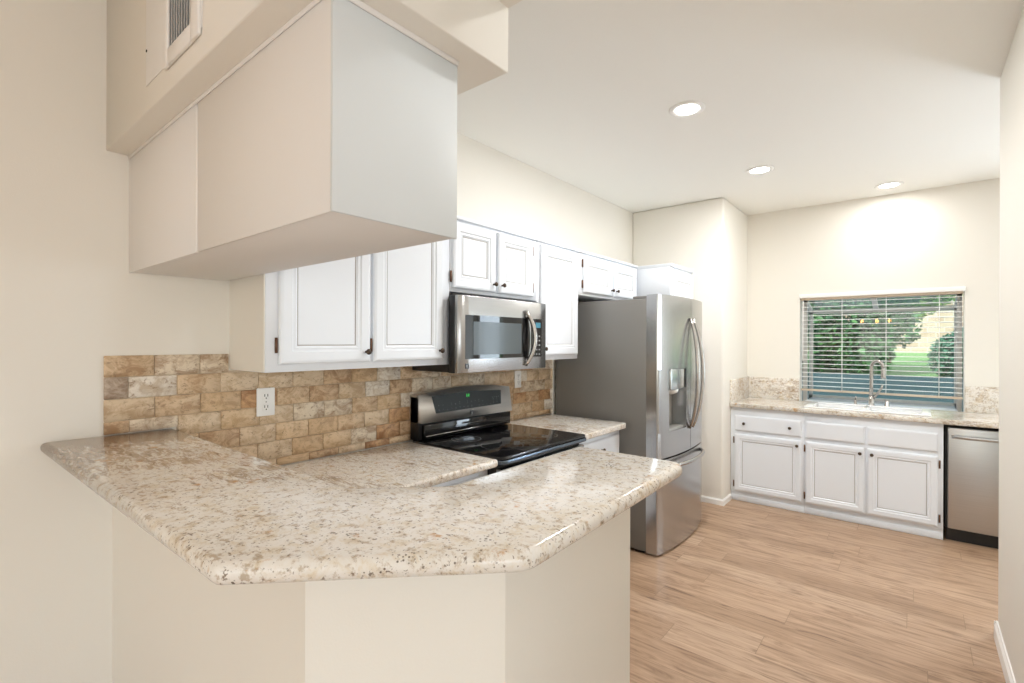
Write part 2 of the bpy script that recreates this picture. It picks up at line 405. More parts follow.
# ------------------------------------------------------------------ travertine tile on the left wall
tl = MB()
tl.box((XW, .437, 1.1435), (XW + .004, .66, 1.424), M['grout']); tl.box((XW, .66, .9155), (XW + .004, .847, 1.424), M['grout'])
tl.box((XW, .847, .9155), (XW + .004, 3.238, 1.356), M['grout'])
tw, thh, gr = .152, .0770, .0023
row = 0; zt = 1.426
while zt > .93:
    y = .435 - (row % 2) * (tw + gr) / 2 - random.random() * .012
    while y < 3.23:
        a, b = max(y, .435), min(y + tw, 3.238); z0, z1 = max(zt - thh, .9155), zt
        if row == 0: b = min(b, .845)
        if row == 0: z0 = zt - thh
        if z1 - 1.1435 < .03: a = max(a, .663)
        elif z0 < 1.1435 and a < .66: z0 = 1.1435
        if b - a > .008 and z1 - z0 > .008:
            dx = random.uniform(-.0006, .0006)
            tl.box((XW + .001, a, z0), (XW + .0095 + dx, b, z1), M['tile'], .0018, 1)
        y += tw + gr
    zt -= thh + gr; row += 1
struct(tl.build('wall_tile_backsplash'))

# ------------------------------------------------------------------ bar top (bent at 45 degrees)
def rounded(poly, rad, keep=()):
    out = []; n = len(poly)
    for i, p in enumerate(poly):
        if i in keep: out.append(p); continue
        p = Vector(p); a = Vector(poly[i - 1]); b = Vector(poly[(i + 1) % n])
        r = rad[i] if isinstance(rad, dict) and i in rad else (rad if not isinstance(rad, dict) else .01)
        p0 = p + (a - p).normalized() * r; p1 = p + (b - p).normalized() * r
        for k in range(6):
            t = k / 5; out.append(tuple(p0 * (1 - t) ** 2 + p * 2 * t * (1 - t) + p1 * t ** 2))
    return out
bar = [(XW, .272), (-.820, .290), (-.478, .632), (-.499, 1.390), (-.852, 1.390), (-.852, .812), (-1.014, .650), (XW, .650)]
bar = rounded(bar, {1: .010, 2: .030, 3: .045, 4: .03, 5: .02, 6: .02}, (0, 7))
def slab(name_mb, poly, z0, z1, m):
    """stone slab with an eased double edge: small step on top and a full bullnose"""
    return name_mb.prism(poly, z0, z1, m, min(.016, (z1 - z0) * .45), 5)
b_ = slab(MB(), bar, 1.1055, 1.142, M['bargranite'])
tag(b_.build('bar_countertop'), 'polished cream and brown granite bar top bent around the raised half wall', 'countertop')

# ------------------------------------------------------------------ lower counters of the range wall
p1 = rounded([(XW + .012, .634), (-1.548, .634), (-1.548, 1.796), (XW + .012, 1.796)], {2: .018}, (0, 1, 3))
tag(slab(MB(), p1, .8765, .914, M['granite']).build('granite_countertop'), 'lower granite counter between the raised bar and the range', 'countertop')
p2 = rounded([(XW + .012, 2.606), (-1.560, 2.606), (-1.560, 3.190), (XW + .012, 3.190)], {2: .035, 1: .01}, (0, 3))
tag(slab(MB(), p2, .8765, .914, M['granite']).build('granite_countertop'), 'short granite counter between the range and the refrigerator', 'countertop')

# ------------------------------------------------------------------ cabinets
def knob(fr, a, b, parent, r=.0135):
    o = Vector(fr(a, b, 0)); d = Vector(fr(a, b, 1)) - o
    return MB().lathe([(.006, 0), (.0055, .012), (r * .8, .016), (r, .021), (r * .85, .026), (.003, .029)], o, d, M['bronze'], 14).build('knob', parent)
def hinge(fr, a, b, parent):
    m = MB()
    o0 = fr(a - .004, b - .024, 0); o1 = fr(a + .004, b + .024, .004); m.box(o0, o1, M['hinge'], .001, 1)
    m.cyl(fr(a, b - .030, .006), fr(a, b + .030, .006), .0055, M['hinge'], 10)
    return m.build('hinge', parent)
CB, CL = M['cab'], M['cabline']
def door_loops(fw): return [(0, .011, CB), (.005, .017, CB), (.014, .020, CB), (fw - .026, .020, CB), (fw - .021, .0155, CB), (fw - .016, .0150, CB), (fw - .010, .0165, CB), (fw - .001, .0105, CB), (fw, .0090, CL), (fw + .0028, .0090, CL), (fw + .004, .0105, CB)]
def door(fr, wd, ht, parent, knobs=(), hinges=(), fw=.074, name='door'):
    o = MB().panel(fr, wd, ht, door_loops(fw), .02).build(name, parent)
    sh = lambda a, b, c: fr(a, b, c + .020)
    for a, b in knobs: knob(sh, a, b, o)
    for a, b in hinges: hinge(fr, a, b, o)
    return o
def drawer(fr, wd, ht, parent, knobs=(), name='drawer'):
    o = MB().panel(fr, wd, ht, [(0, .012, CB), (.006, .018, CB), (.014, .020, CB), (.02, .020, CB)], .02).build(name, parent)
    sh = lambda a, b, c: fr(a, b, c + .020)
    for a, b in knobs: knob(sh, a, b, o)
    return o
def fx(x, y, z): return lambda a, b, c: (x + c, y + a, z + b)          # face looking +X, a along +Y
def fy(x, y, z): return lambda a, b, c: (x + a, y - c, z + b)          # face looking -Y, a along +X
XF = -1.895; XD = XF - .02; ZT = 2.160; ZB = 1.359
def upper(name, y0, y1, z0, doors, label, cat='cabinet', xf=XD, side=None, z1=ZT, group='white upper cabinets on the range wall'):
    K = 1.895 / 1.908; y0, y1 = (y0 if side else y0 * K), y1 * K; doors = [(a * K, b * K) + d for a, b, *d in [(q[0], q[1], *q[2:]) for q in doors] for d in [tuple(d)]]
    t = thing(name, ((XW + xf) / 2, (y0 + y1) / 2, z0), label, cat, group)
    if side: MB().box((XW + .0005, y0, z0 + .002), (xf - .004, y0 + .004, z1 - .022), side).build('side_panel', t); y0 += .0045
    m = MB(); m.box((XW + .0005, y0, z0), (xf - .001, y1, z1 - .02), CB, .0015, 1)
    m.box((XW + .0005, y0, z1 - .02), (xf + .012, y1, z1), CB, .004, 2)
    m.build('body', t)
    for (a0, a1, b0, b1, kn, hg) in doors:
        wd, ht = a1 - a0, b1 - b0
        kk = []
        if kn: kk = [((wd - .026) if 'r' in kn else .026, (ht - .04) if 't' in kn else .045)]
        hh = []
        if hg: hh = [((-.008 if hg == 'l' else wd + .008), ht - .075 if ht > .5 else ht - .06), ((-.008 if hg == 'l' else wd + .008), .075 if ht > .5 else .06)]
        door(fx(xf, a0, b0), wd, ht, t, kk, hh)
    return t
zt_ = ZT - .035
upper('upper_cabinet', .851, 1.826, ZB, [(.908, 1.322, ZB + .03, zt_, 'r', 'l'), (1.340, 1.765, ZB + .03, zt_, 'r', 'l')], 'white two-door upper cabinet over the counter left of the microwave', side=M['wall'])
upper('upper_cabinet', 1.829, 2.605, 1.748, [(1.838, 2.186, 1.768, zt_, 'r', 'l'), (2.208, 2.552, 1.768, zt_, 'l', 'r')], 'short white two-door cabinet right above the microwave')
upper('upper_cabinet', 2.608, 3.118, ZB, [(2.640, 3.100, ZB + .03, zt_, 'l', 'r')], 'tall narrow white upper cabinet between microwave and refrigerator')
upper('upper_cabinet', 3.121, 4.118, 1.828, [(3.185, 3.632, 1.85, zt_, 'r', 'l'), (3.664, 4.085, 1.85, zt_, 'l', 'r')], 'short white two-door cabinet set back above the refrigerator')
pt = thing('pantry_cabinet', (-1.92, 4.40, 0), 'deep white pantry cabinet behind the refrigerator, against the corner wall', 'cabinet')
m = MB(); m.box((XW + .0005, 4.158, 0), (-1.625, 4.668, ZT - .02), CB, .0015, 1); m.box((XW + .0005, 4.123, ZT - .03), (-1.612, 4.668, ZT), CB, .004, 2)
m.box((XW + .0005, 4.121, 1.83), (-1.625, 4.158, ZT - .03), CB, .001, 1)
m.build('body', pt)
door(fx(-1.624, 4.175, 1.16), .475, .93, pt, [(.03, .05)], []); door(fx(-1.624, 4.175, .12), .475, 1.02, pt, [(.03, .97)], [])

# hanging cabinet over the bar
hc = thing('hanging_cabinet', (-1.55, .672, 1.73), 'plain white cabinet hung from the soffit above the granite bar', 'cabinet')
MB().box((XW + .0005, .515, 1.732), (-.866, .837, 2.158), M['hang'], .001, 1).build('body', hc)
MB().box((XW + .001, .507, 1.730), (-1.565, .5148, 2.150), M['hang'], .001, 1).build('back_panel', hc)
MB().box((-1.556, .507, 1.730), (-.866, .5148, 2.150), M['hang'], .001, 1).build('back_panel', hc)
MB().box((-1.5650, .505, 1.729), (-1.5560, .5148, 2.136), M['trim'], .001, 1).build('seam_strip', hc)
MB().box((-.8658, .507, 1.730), (-.858, .837, 2.150), M['hangend_cool'], .001, 1).build('end_panel', hc)
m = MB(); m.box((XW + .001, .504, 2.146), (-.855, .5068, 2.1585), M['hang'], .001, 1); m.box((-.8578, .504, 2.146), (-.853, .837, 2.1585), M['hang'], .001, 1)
m.build('top_trim', hc)

# base cabinets beside the range
def base_range(y0, y1, cols, label):
    t = thing('base_cabinet', (-1.92, (y0 + y1) / 2, 0), label, 'cabinet', 'white base cabinets beside the range')
    m = MB(); m.box((XW + .0005, y0, .10), (-1.622, y1, .8755), CB, .0015, 1); m.box((XW + .0005, y0, 0), (-1.69, y1, .10), CB)
    m.build('body', t)
    n = len(cols)
    for a0, a1 in cols:
        drawer(fx(-1.621, a0, .70), a1 - a0, .135, t, [((a1 - a0) / 2, .067)])
        door(fx(-1.621, a0, .125), a1 - a0, .55, t, [(a1 - a0 - .03, .50)], [])
    return t
base_range(.634, 1.796, [(1.0, 1.38), (1.40, 1.775)], 'white base cabinet with drawers under the counter left of the range')
base_range(2.606, 3.186, [(2.635, 3.155)], 'white base cabinet with one drawer between range and refrigerator')

# ------------------------------------------------------------------ range
rg = thing('kitchen_range', (-1.88, 2.208, 0), 'black and stainless electric range with a smooth glass cooktop', 'stove')
Y0, Y1 = 1.803, 2.592
m = MB(); m.box((-2.225, Y0 + .004, .02), (-1.585, Y1 - .004, .905), M['black'], .003, 1)
m.build('body', rg)
m = MB(); m.prism(rounded([(-2.20, Y0), (-1.532, Y0), (-1.532, Y1), (-2.20, Y1)], {1: .035, 2: .035}, (0, 3)), .9055, .922, M['blackglass'], .004, 2); ct = m.build('cooktop', rg)
def ring2(m, c, r0, r1, z, mt, n=40):
    v = []; fs = []
    for k in range(n):
        a = 2 * math.pi * k / n
        for r in (r0, r1): v.append((c[0] + r * math.cos(a), c[1] + r * math.sin(a), z))
    for k in range(n): fs.append((2 * k, 2 * k + 1, (2 * k + 3) % (2 * n), (2 * k + 2) % (2 * n)))
    m._add(v, fs, mt)
M['mark'] = plain('burner_marking', (.16, .16, .165), .3)
for cx, cy, r in ((-1.99, 2.02, .085), (-1.99, 2.40, .105), (-1.72, 2.02, .115), (-1.72, 2.40, .085)):
    m = MB(); ring2(m, (cx, cy), r - .002, r, .9225, M['mark']); m.box((cx - .02, cy - .001, .9222), (cx + .02, cy + .001, .9226), M['mark']); m.box((cx - .001, cy - .02, .9222), (cx + .001, cy + .02, .9226), M['mark']); m.build('burner', ct)
M['bluesteel'] = plain('dark_blue_steel_edge', (.12, .15, .19), .2, .9)
MB().prism(rounded([(-1.60, Y0 - .001), (-1.525, Y0 - .001), (-1.525, Y1 + .001), (-1.60, Y1 + .001)], {1: .035, 2: .035}, (0, 3)), .884, .9052, M['bluesteel'], .005, 3).build('front_trim', rg)
od = MB().box((-1.5848, Y0 + .008, .22), (-1.545, Y1 - .008, .86), M['steelh'], .006, 2).build('oven_door', rg)
MB().box((-1.546, Y0 + .12, .36), (-1.5425, Y1 - .12, .68), M['blackglass']).build('oven_window', od)
m = MB(); m.cyl((-1.50, Y0 + .06, .80), (-1.50, Y1 - .06, .80), .012, M['steelh'])
for yy in (Y0 + .09, Y1 - .09): m.cyl((-1.546, yy, .80), (-1.50, yy, .80), .008, M['steelh'])
m.build('handle', od)
MB().box((-1.5848, Y0 + .008, .05), (-1.55, Y1 - .008, .205), M['steelh'], .006, 2).build('drawer', rg)
M['rangesteel'] = steel('range_steel', (.74, .72, .69), .5, 1)
M['displayglass'] = plain('charcoal_display_glass', (.035, .039, .038), .38, **{'Specular IOR Level': .12})
lean = lambda x, y, z: (x - (z - .93) * .16, y, z)
MB().prism([(Y0, .9225), (Y1, .9225), (Y1, 1.165), (Y0, 1.165)], -2.224, -2.150, M['black'], .004, 2, 'x').build('backguard', rg)
gp = MB().prism([(Y0 + .022, .928), (Y1 - .012, .928), (Y1 - .012, 1.008), (Y0 + .022, 1.008)], -2.1495, -2.125, M['blackglass'], .003, 2, 'x').build('splash_glass', rg)
m = MB(); m.tube([(-2.1235, Y0 + .03, .945), (-2.1235, Y1 - .018, .945)], .0035, M['chrome'], 6); m.build('trim_line', gp)
arc = []
for k in range(13):
    s_ = k / 12; arc.append((Y1 - (Y1 - Y0) * s_, 1.176 + .026 * (1 - (2 * s_ - 1) ** 2)))
cp = MB().prism([(Y0, 1.022), (Y1, 1.012)] + arc, -2.215, -2.106, M['rangesteel'], .010, 3, 'x', f=lean).build('control_panel', rg)
XP = -2.1045
dsp = MB().prism([(Y0 + .108, 1.066), (Y1 - .108, 1.070), (Y1 - .092, 1.158), (Y0 + .40, 1.174), (Y0 + .088, 1.166)], XP - .002, XP, M['displayglass'], 0, 1, 'x', f=lean).build('display', cp)
m = MB()
def glyph(m, y, z, hh, segs, mt, x=XP):
    ww = hh * .55; tk = hh * .14
    R = {'a': (0, 1, 1, 1), 'g': (0, .5, 1, .5), 'd': (0, 0, 1, 0)}
    for s_ in segs:
        if s_ in R: a, b, c, d = y, y + ww, z + hh * R[s_][1] - tk / 2, z + hh * R[s_][1] + tk / 2
        else:
            yy = y if s_ in 'fe' else y + ww; zz = z + (hh / 2 if s_ in 'fb' else 0)
            a, b, c, d = yy - tk / 2, yy + tk / 2, zz, zz + hh / 2
        v = [lean(*q) for q in ((x + .0006, a, c), (x + .0006, b, c), (x + .0006, b, d), (x + .0006, a, d))]
        m._add(v, [(0, 1, 2, 3)], mt)
glyph(m, 2.165, 1.140, .018, 'bc', M['green']); glyph(m, 2.182, 1.140, .018, 'bc', M['green']); m.build('clock_digits', cp)
M['faint'] = plain('grey_key_legend', (.24, .25, .25), .5)
random.seed(3)
for r_ in range(2):
    for k in range(16):
        yy = Y0 + .13 + k * .034
        if random.random() < .85:
            m = MB(); glyph(m, yy, 1.080 + r_ * .024, .011, random.choice(['d', 'dg', 'ad', 'g']), M['faint']); m.build('key_legend', cp)
for k in range(4):
    m = MB(); glyph(m, Y1 - .19 + k * .02, 1.112, .014, 'g', M['faint']); m.build('key_legend', cp)
M['badgegrey'] = plain('grey_badge_letter', (.42, .42, .42), .5)
def badge(parent, fr, s_):
    m = MB(); m.box(fr(0, 0, 0), fr(s_, s_, .0012), M['black']); o = m.build('logo_badge', parent)
    m = MB(); q = lambda a, b: fr(a * s_, b * s_, .0015)
    for (a0, b0, a1, b1, tk) in ((.30, .18, .30, .82, .08), (.34, .5, .70, .82, .08), (.40, .52, .72, .18, .08)):
        d = Vector((a1 - a0, b1 - b0)).normalized(); n = Vector((-d.y, d.x)) * tk / 2
        m._add([q(a0 + n.x, b0 + n.y), q(a1 + n.x, b1 + n.y), q(a1 - n.x, b1 - n.y), q(a0 - n.x, b0 - n.y)], [(0, 1, 2, 3)], M['badgegrey'])
    m.build('badge_letter', parent)
badge(cp, lambda a, b, c: lean(XP + c, 2.19 + a, 1.033 + b), .022)

# ------------------------------------------------------------------ microwave
mw = thing('microwave', (-2.04, 2.215, 1.311), 'stainless over-the-range microwave under the short white cabinet', 'microwave')
A0, A1, Z0, Z1 = 1.792, 2.572, 1.315, 1.724
m = MB(); m.box((XW + .011, 1.818, Z0), (-1.900, 2.585, Z1 + .015), M['black'], .003, 1); m.box((-1.8995, A0 + .001, Z0), (-1.852, A1 - .001, Z1), M['black'], .002, 1)
m.build('body', mw)
MB().box((-1.8515, A0, Z0), (-1.8475, A1, Z1), M['steelh'], .001, 1).build('door_seam', mw)
def bowf(y): return -1.828 + .016 * (1 - ((y - (A0 + A1) / 2) / ((A1 - A0) / 2)) ** 2)
ys = [A0 + (A1 - A0) * k / 16 for k in range(17)]
def bowed(z0, z1, y0, y1, dx, m, bev=.0):
    yy = [y0 + (y1 - y0) * k / 10 for k in range(11)]
    poly = [(bowf(y) + dx, y) for y in yy] + [(-1.847 if dx <= 0 else bowf(y1) , y1), (-1.847 if dx <= 0 else bowf(y0), y0)]
    if dx > 0: poly = [(bowf(y) + dx, y) for y in yy] + [(bowf(y) - .001, y) for y in yy[::-1]]
    return MB().prism(poly, z0, z1, m, bev, 2)
md = bowed(Z0, Z1, A0, A1, 0, M['steelh'], .003).build('door', mw)
wn = bowed(1.388, 1.622, 1.8409, 2.3603, .0015, M['blackglass']).build('window', md)
M['screen'] = plain('grey_window_mesh', (.10, .12, .13), .16, **{'Specular IOR Level': .22})
bowed(1.410, 1.588, 1.8971, 2.3011, .0022, M['screen']).build('window_screen', md)
bowed(1.388, 1.622, 2.4046, 2.5209, .0015, M['blackglass']).build('keypad', md)
for r_ in range(5):
    for k in range(3):
        m = MB(); yy = 2.4263 + k * .03; zz = 1.40 + r_ * .028
        m.box((bowf(yy) + .0015, yy, zz), (bowf(yy) + .0022, yy + .014, zz + .008), M['faint']); m.build('key', md)
m = MB(); m.box((bowf(2.4638), 2.4263, 1.567), (bowf(2.4638) + .0022, 2.5032, 1.600), plain('blue_display', (.05, .22, .32), .1)); m.build('display', md)
hp = []
for k in range(15):
    t_ = k / 14; z = 1.338 + t_ * .330; q = 1 - (2 * t_ - 1) ** 2
    hp.append((bowf(2.3751) + .006 + .038 * q, 2.3406 + .045 * q, z))
MB().tube(hp, [.011 + .003 * math.sin(math.pi * k / 14) for k in range(15)], M['chrome'], 10).build('handle', md)
bx = [(2.3110 + .0 * k, 0) for k in range(1)]
lens_ = [(2.3573 - .042 * (1 - (2 * k / 14 - 1) ** 2), 1.372 + .262 * k / 14) for k in range(15)] + [(2.3603 + .024 * (1 - (2 * k / 14 - 1) ** 2), 1.634 - .262 * k / 14) for k in range(1, 14)]
MB().prism(lens_, -1.8125, -1.8085, M['blackglass'], 0, 1, 'x').build('handle_recess', md)
badge(md, lambda a, b, c: (bowf(1.8626) + .0004 + c, 1.8409 + a, 1.338 + b), .026)

# ------------------------------------------------------------------ refrigerator
fr_ = thing('refrigerator', (-1.80, 3.70, 0), 'stainless french-door refrigerator with dark grey sides and water dispenser', 'refrigerator')
F0, F1 = 3.245, 4.150; FC = (F0 + F1) / 2; FH = (F1 - F0) / 2
MB().box((-2.205, F0, .018), (-1.447, F1, 1.785), M['greyside'], .006, 2).build('body', fr_)
for y0 in (F0 + .02, F1 - .10):
    MB().box((-1.56, y0, 1.7855), (-1.38, y0 + .08, 1.806), M['greyside'], .006, 2).build('hinge_cover', fr_)
for x in (-2.15, -1.49):
    for y in (F0 + .05, F1 - .05): MB().cyl((x, y, 0), (x, y, .018), .022, M['black']).build('foot', fr_)
MB().box((-1.53, F0 + .01, .004), (-1.465, F1 - .01, .0178), M['dark']).build('kick_grille', fr_)
def ff(y): return -1.360 + .042 * (1 - ((y - FC) / FH) ** 2)
def fdoor(m, y0, y1, z0, z1, mt, back=-1.4465, rl=False, rr=False, bev=0):
    yy = [y0 + (y1 - y0) * k / 14 for k in range(15)]
    poly = [(ff(y), y) for y in yy]
    if rl: poly[0] = (ff(y0) - .012, y0); poly.insert(1, (ff(y0) - .003, y0 + .003)); 
    if rr: poly[-1] = (ff(y1) - .012, y1); poly.insert(-1, (ff(y1) - .003, y1 - .003))
    poly += [(back, y1), (back, y0)]
    m.prism(poly, z0, z1, mt, bev, 2)
D0, D1, DZ0, DZ1, DM = 3.385, 3.665, .848, 1.290, 3.757
m = MB()
fdoor(m, F0, DM, .672, DZ0, M['steelv'], rl=True); fdoor(m, F0, DM, DZ1, 1.812, M['steelv'], rl=True)
fdoor(m, F0, D0, DZ0, DZ1, M['steelv'], rl=True); fdoor(m, D1, DM, DZ0, DZ1, M['steelv'])
ld = m.build('door', fr_)
m = MB(); m.box((-1.445, D0 + .0005, DZ0 + .0005), (-1.430, D1 - .0005, DZ1 - .0005), M['niche'])
m.box((-1.430, D0 + .0005, DZ0 + .0005), (-1.34, D1 - .0005, DZ0 + .014), M['niche']); dn = m.build('dispenser_niche', ld)
M['dispsteel'] = steel('dispenser_panel_steel', (.62, .68, .72), .2, 1)
MB().box((-1.4295, D0 + .001, 1.140), (-1.322, D1 - .03, DZ1 - .001), M['dispsteel'], .008, 3).build('dispenser_panel', ld)
m = MB(); m.lathe([(.05, 0), (.045, .02), (.02, .035)], (-1.372, 3.51, 1.140), (0, 0, -1), M['white'], 16); m.box((-1.4295, 3.47, .99), (-1.415, 3.55, 1.12), M['white'], .004, 2); m.build('dispenser_spout', ld)
m = MB(); fdoor(m, DM + .006, F1, .672, 1.812, M['steelv'], rr=True); rd = m.build('door', fr_)
m = MB(); fdoor(m, F0, F1, .014, .660, M['steelv'], rl=True, rr=True); fd = m.build('freezer_drawer', fr_)
def fridge_handle(y, sgn, parent):
    pts = []
    for k in range(19):
        t_ = k / 18; q = 1 - (2 * t_ - 1) ** 2; z = .832 + t_ * .830
        pts.append((ff(y) + .004 + .068 * q ** .8, y + sgn * .028 * q, z))
    MB().tube(pts, [.010 + .006 * math.sin(math.pi * k / 18) for k in range(19)], M['chrome'], 10).build('handle', parent)
fridge_handle(3.728, -1, ld); fridge_handle(3.792, 1, rd)
pts = []
for k in range(17):
    t_ = k / 16; q = 1 - (2 * t_ - 1) ** 2; y = F0 + .10 + t_ * (F1 - F0 - .20)
    pts.append((ff(y) + .004 + .055 * q ** .5, y, .615 - .0 * q))
MB().tube(pts, .014, M['chrome'], 10).build('handle', fd)

# ------------------------------------------------------------------ wall outlets
def outlet(y0, y1, z0, z1, label, slots):
    t = thing('wall_outlet', (XW + .010, (y0 + y1) / 2, z0), label, 'outlet')
    MB().box((XW + .0098, y0, z0), (XW + .0165, y1, z1), M['white'], .003, 2).build('cover_plate', t)
    c = (y0 + y1) / 2
    for zz in (z0 + (z1 - z0) * .30, z0 + (z1 - z0) * .70):
        r = MB().box((XW + .0165, c - .017, zz - .0155), (XW + .0185, c + .017, zz + .0155), M['white'], .002, 2).build('receptacle', t)
        m = MB()
        for dy in (-.0065, .0065): m.box((XW + .0186, c + dy - .0015, zz - .001), (XW + .0192, c + dy + .0015, zz + .010), M['dark'])
        m.cyl((XW + .0186, c, zz - .008), (XW + .0192, c, zz - .008), .003, M['dark'], 8); m.build('slots', r)
    MB().cyl((XW + .0165, c, (z0 + z1) / 2), (XW + .0175, c, (z0 + z1) / 2), .003, M['chrome'], 8).build('screw', t)
outlet(.957, 1.036, 1.149, 1.273, 'white duplex outlet on the tile under the left upper cabinet', True)
outlet(2.752, 2.824, 1.147, 1.270, 'white outlet plate on the tile to the right of the range', False)

# ------------------------------------------------------------------ air vent on the soffit
av = thing('air_vent', (-1.54, .441, 2.228), 'white metal air return grille with dark slots on the soffit', 'vent')
MB().box((-1.762, .4385, 2.232), (-1.32, .4408, 2.66), M['trim'], .0008, 1).build('back_plate', av)
m = MB()
for a, b in (((-1.575, 2.214), (-1.541, 2.66)), ((-1.372, 2.214), (-1.322, 2.66)), ((-1.541, 2.214), (-1.372, 2.258)), ((-1.541, 2.615), (-1.372, 2.66))):
    m.box((a[0], .430, a[1]), (b[0], .4384, b[1]), M['trim'], .0015, 1)
m.build('frame', av)
MB().box((-1.5405, .4365, 2.2585), (-1.3725, .4384, 2.6145), M['dark']).build('duct_opening', av)
m = MB()
for k in range(9):
    x = -1.536 + k * .0188
    m.prism([(x, .4364), (x + .003, .4364), (x + .0075, .4312), (x + .0045, .4312)], 2.2585, 2.6145, M['trim'])
m.build('louvers', av)
MB().cyl((-1.755, .4385, 2.335), (-1.755, .4370, 2.335), .004, M['dark'], 10).build('screw', av)

# ------------------------------------------------------------------ recessed lights
def can(x, y, label, power):
    t = thing('recessed_light', (x, y, ZC), label, 'light', 'round recessed ceiling lights')
    MB().lathe([(.098, 0), (.098, .003), (.085, .008), (.067, .005), (.067, 0)], (x, y, ZC - .0005), (0, 0, -1), M['trim'], 36).build('trim_ring', t)
    MB().lathe([(.066, 0), (.066, .003), (.04, .0045)], (x, y, ZC - .001), (0, 0, -1), M['lens'], 30).build('lens', t)
    l = light('recessed_lamp', 'AREA', (x, y, ZC - .012), (0, 0, 0), power, (1, .99, .98), shape='DISK', size=.14, spread=3.14)
    return t
can(-1.002, 2.783, 'lit round recessed ceiling light nearest the bar', 23)
can(-.922, 4.115, 'lit round recessed ceiling light in front of the corner wall', 12)
can(-.171, 5.186, 'lit round recessed ceiling light close above the sink window', 4.2)
can(-.12, 1.60, 'added recessed ceiling light, out of view over the passage beside the bar', 6)  # unseen can added to lighten the bar end and cabinet end
can(1.35, 3.0, 'added recessed ceiling light, unseen in the nook behind the right wall', 16)  # unseen can added as extra fill from the nook

# ------------------------------------------------------------------ sink wall
def base_sink(x0, x1, label, drawers, doors):
    t = thing('sink_wall_cabinet', ((x0 + x1) / 2, 5.2, 0), label, 'cabinet', 'white base cabinets below the window')
    m = MB(); m.box((x0, 4.905, .085), (x1, 4.925, .8755), CB, .001, 1); m.box((x0, 5.50, .085), (x1, 5.512, .8755), CB)
    m.box((x0, 4.925, .085), (x0 + .018, 5.50, .8755), CB); m.box((x1 - .018, 4.925, .085), (x1, 5.50, .8755), CB); m.box((x0 + .018, 4.925, .085), (x1 - .018, 5.50, .105), CB)
    m.build('body', t)
    MB().box((x0, 4.925, 0), (x1, 4.95, .0845), CB, .001, 1).build('toe_kick', t)
    MB().box((x0, 4.916, .0), (x1, 4.9245, .05), CB, .002, 1).build('kick_moulding', t)
    for a, b, kn, nm in drawers: drawer(fy(a, 4.905, .660), b - a, .142, t, kn, nm)
    for a, b, kn, hs in doors:
        wd = b - a; ht = .528
        hh = [((-.009 if hs == 'l' else wd + .009), ht - .06), ((-.009 if hs == 'l' else wd + .009), .06)]
        door(fy(a, 4.905, .100), wd, ht, t, [(kn if kn >= 0 else wd + kn, ht - .045)], hh, .066)
    return t
base_sink(-1.342, -.741, 'white base cabinet with a two-knob drawer at the left of the sink wall', [(-1.305, -.760, [(.085, .071), (.46, .071)], 'drawer')], [(-1.305, -.760, -.030, 'l')])
base_sink(-.7395, .168, 'white double-door sink cabinet below the window', [(-.727, -.312, [], 'drawer_front'), (-.294, .138, [], 'drawer_front')], [(-.727, -.312, -.03, 'l'), (-.294, .138, .03, 'r')])

# sink counter: slab around the sink hole
SX0, SX1, SY0, SY1 = -.72, .07, 4.985, 5.385
sc_ = thing('granite_countertop', (-.3, 5.2, .876), 'long granite counter holding the sink below the window', 'countertop')
m = MB()
CX0, CX1 = -1.3435, 1.15
hole = [(SX0, SY0), (SX1, SY0), (SX1, SY1), (SX0, SY1)]
m.prism([(CX0, 4.89), (CX1, 4.89), (CX1, SY0), (CX0, SY0)], .8765, .914, M['granite'])
m.prism([(CX0, 4.89), (CX1, 4.89), (CX1, 4.87), (CX0, 4.87)], .8765, .914, M['granite'], 0)
m.prism([(CX0, SY0), (SX0, SY0), (SX0, SY1), (CX0, SY1)], .8765, .914, M['granite']); m.prism([(SX1, SY0), (CX1, SY0), (CX1, SY1), (SX1, SY1)], .8765, .914, M['granite'])
m.prism([(CX0, SY1), (CX1, SY1), (CX1, YW - .001), (CX0, YW - .001)], .8765, .914, M['granite'])
m.build('slab', sc_)
MB().prism(rounded([(CX0, 4.866), (CX1, 4.866), (CX1, 4.8698), (CX0, 4.8698)], {}, (0, 1, 2, 3)), .8785, .911, M['granite'], .0015, 2).build('front_edge', sc_)
MB().box((-1.3435, 5.496, .9145), (-.876, 5.5145, 1.126), M['granite'], .002, 2).build('backsplash', sc_)
MB().box((.322, 5.496, .9145), (1.15, 5.5145, 1.129), M['granite'], .002, 2).build('backsplash', sc_)
MB().box((-1.3435, 4.872, .9145), (-1.326, 5.495, 1.128), M['granite'], .002, 2).build('backsplash', sc_)
# sink
sk = thing('kitchen_sink', ((SX0 + SX1) / 2, 5.19, .915), 'white enamel double sink set into the granite under the window', 'sink')
m = MB()
def rimbox(m, x0, y0, x1, y1, z0, z1, t): 
    m.box((x0, y0, z0), (x1, y0 + t, z1), M['enamel'], .004, 3); m.box((x0, y1 - t, z0), (x1, y1, z1), M['enamel'], .004, 3)
    m.box((x0, y0 + t * .9, z0), (x0 + t, y1 - t * .9, z1), M['enamel'], .004, 3); m.box((x1 - t, y0 + t * .9, z0), (x1, y1 - t * .9, z1), M['enamel'], .004, 3)
rimbox(m, SX0 - .03, SY0 - .03, SX1 + .03, SY1 + .025, .9145, .927, .055); m.build('rim', sk)
for x0, x1, nm in ((SX0 + .012, -.33, 'basin'), (-.31, SX1 - .012, 'basin')):
    m = MB(); rimbox(m, x0, SY0 + .012, x1, SY1 - .012, .745, .920, .012); m.box((x0, SY0 + .012, .73), (x1, SY1 - .012, .745), M['enamel'])
    bs = m.build(nm, sk)
    MB().lathe([(.035, 0), (.035, .002), (.02, .004)], ((x0 + x1) / 2, 5.19, .745), (0, 0, 1), M['chrome'], 18).build('drain', bs)
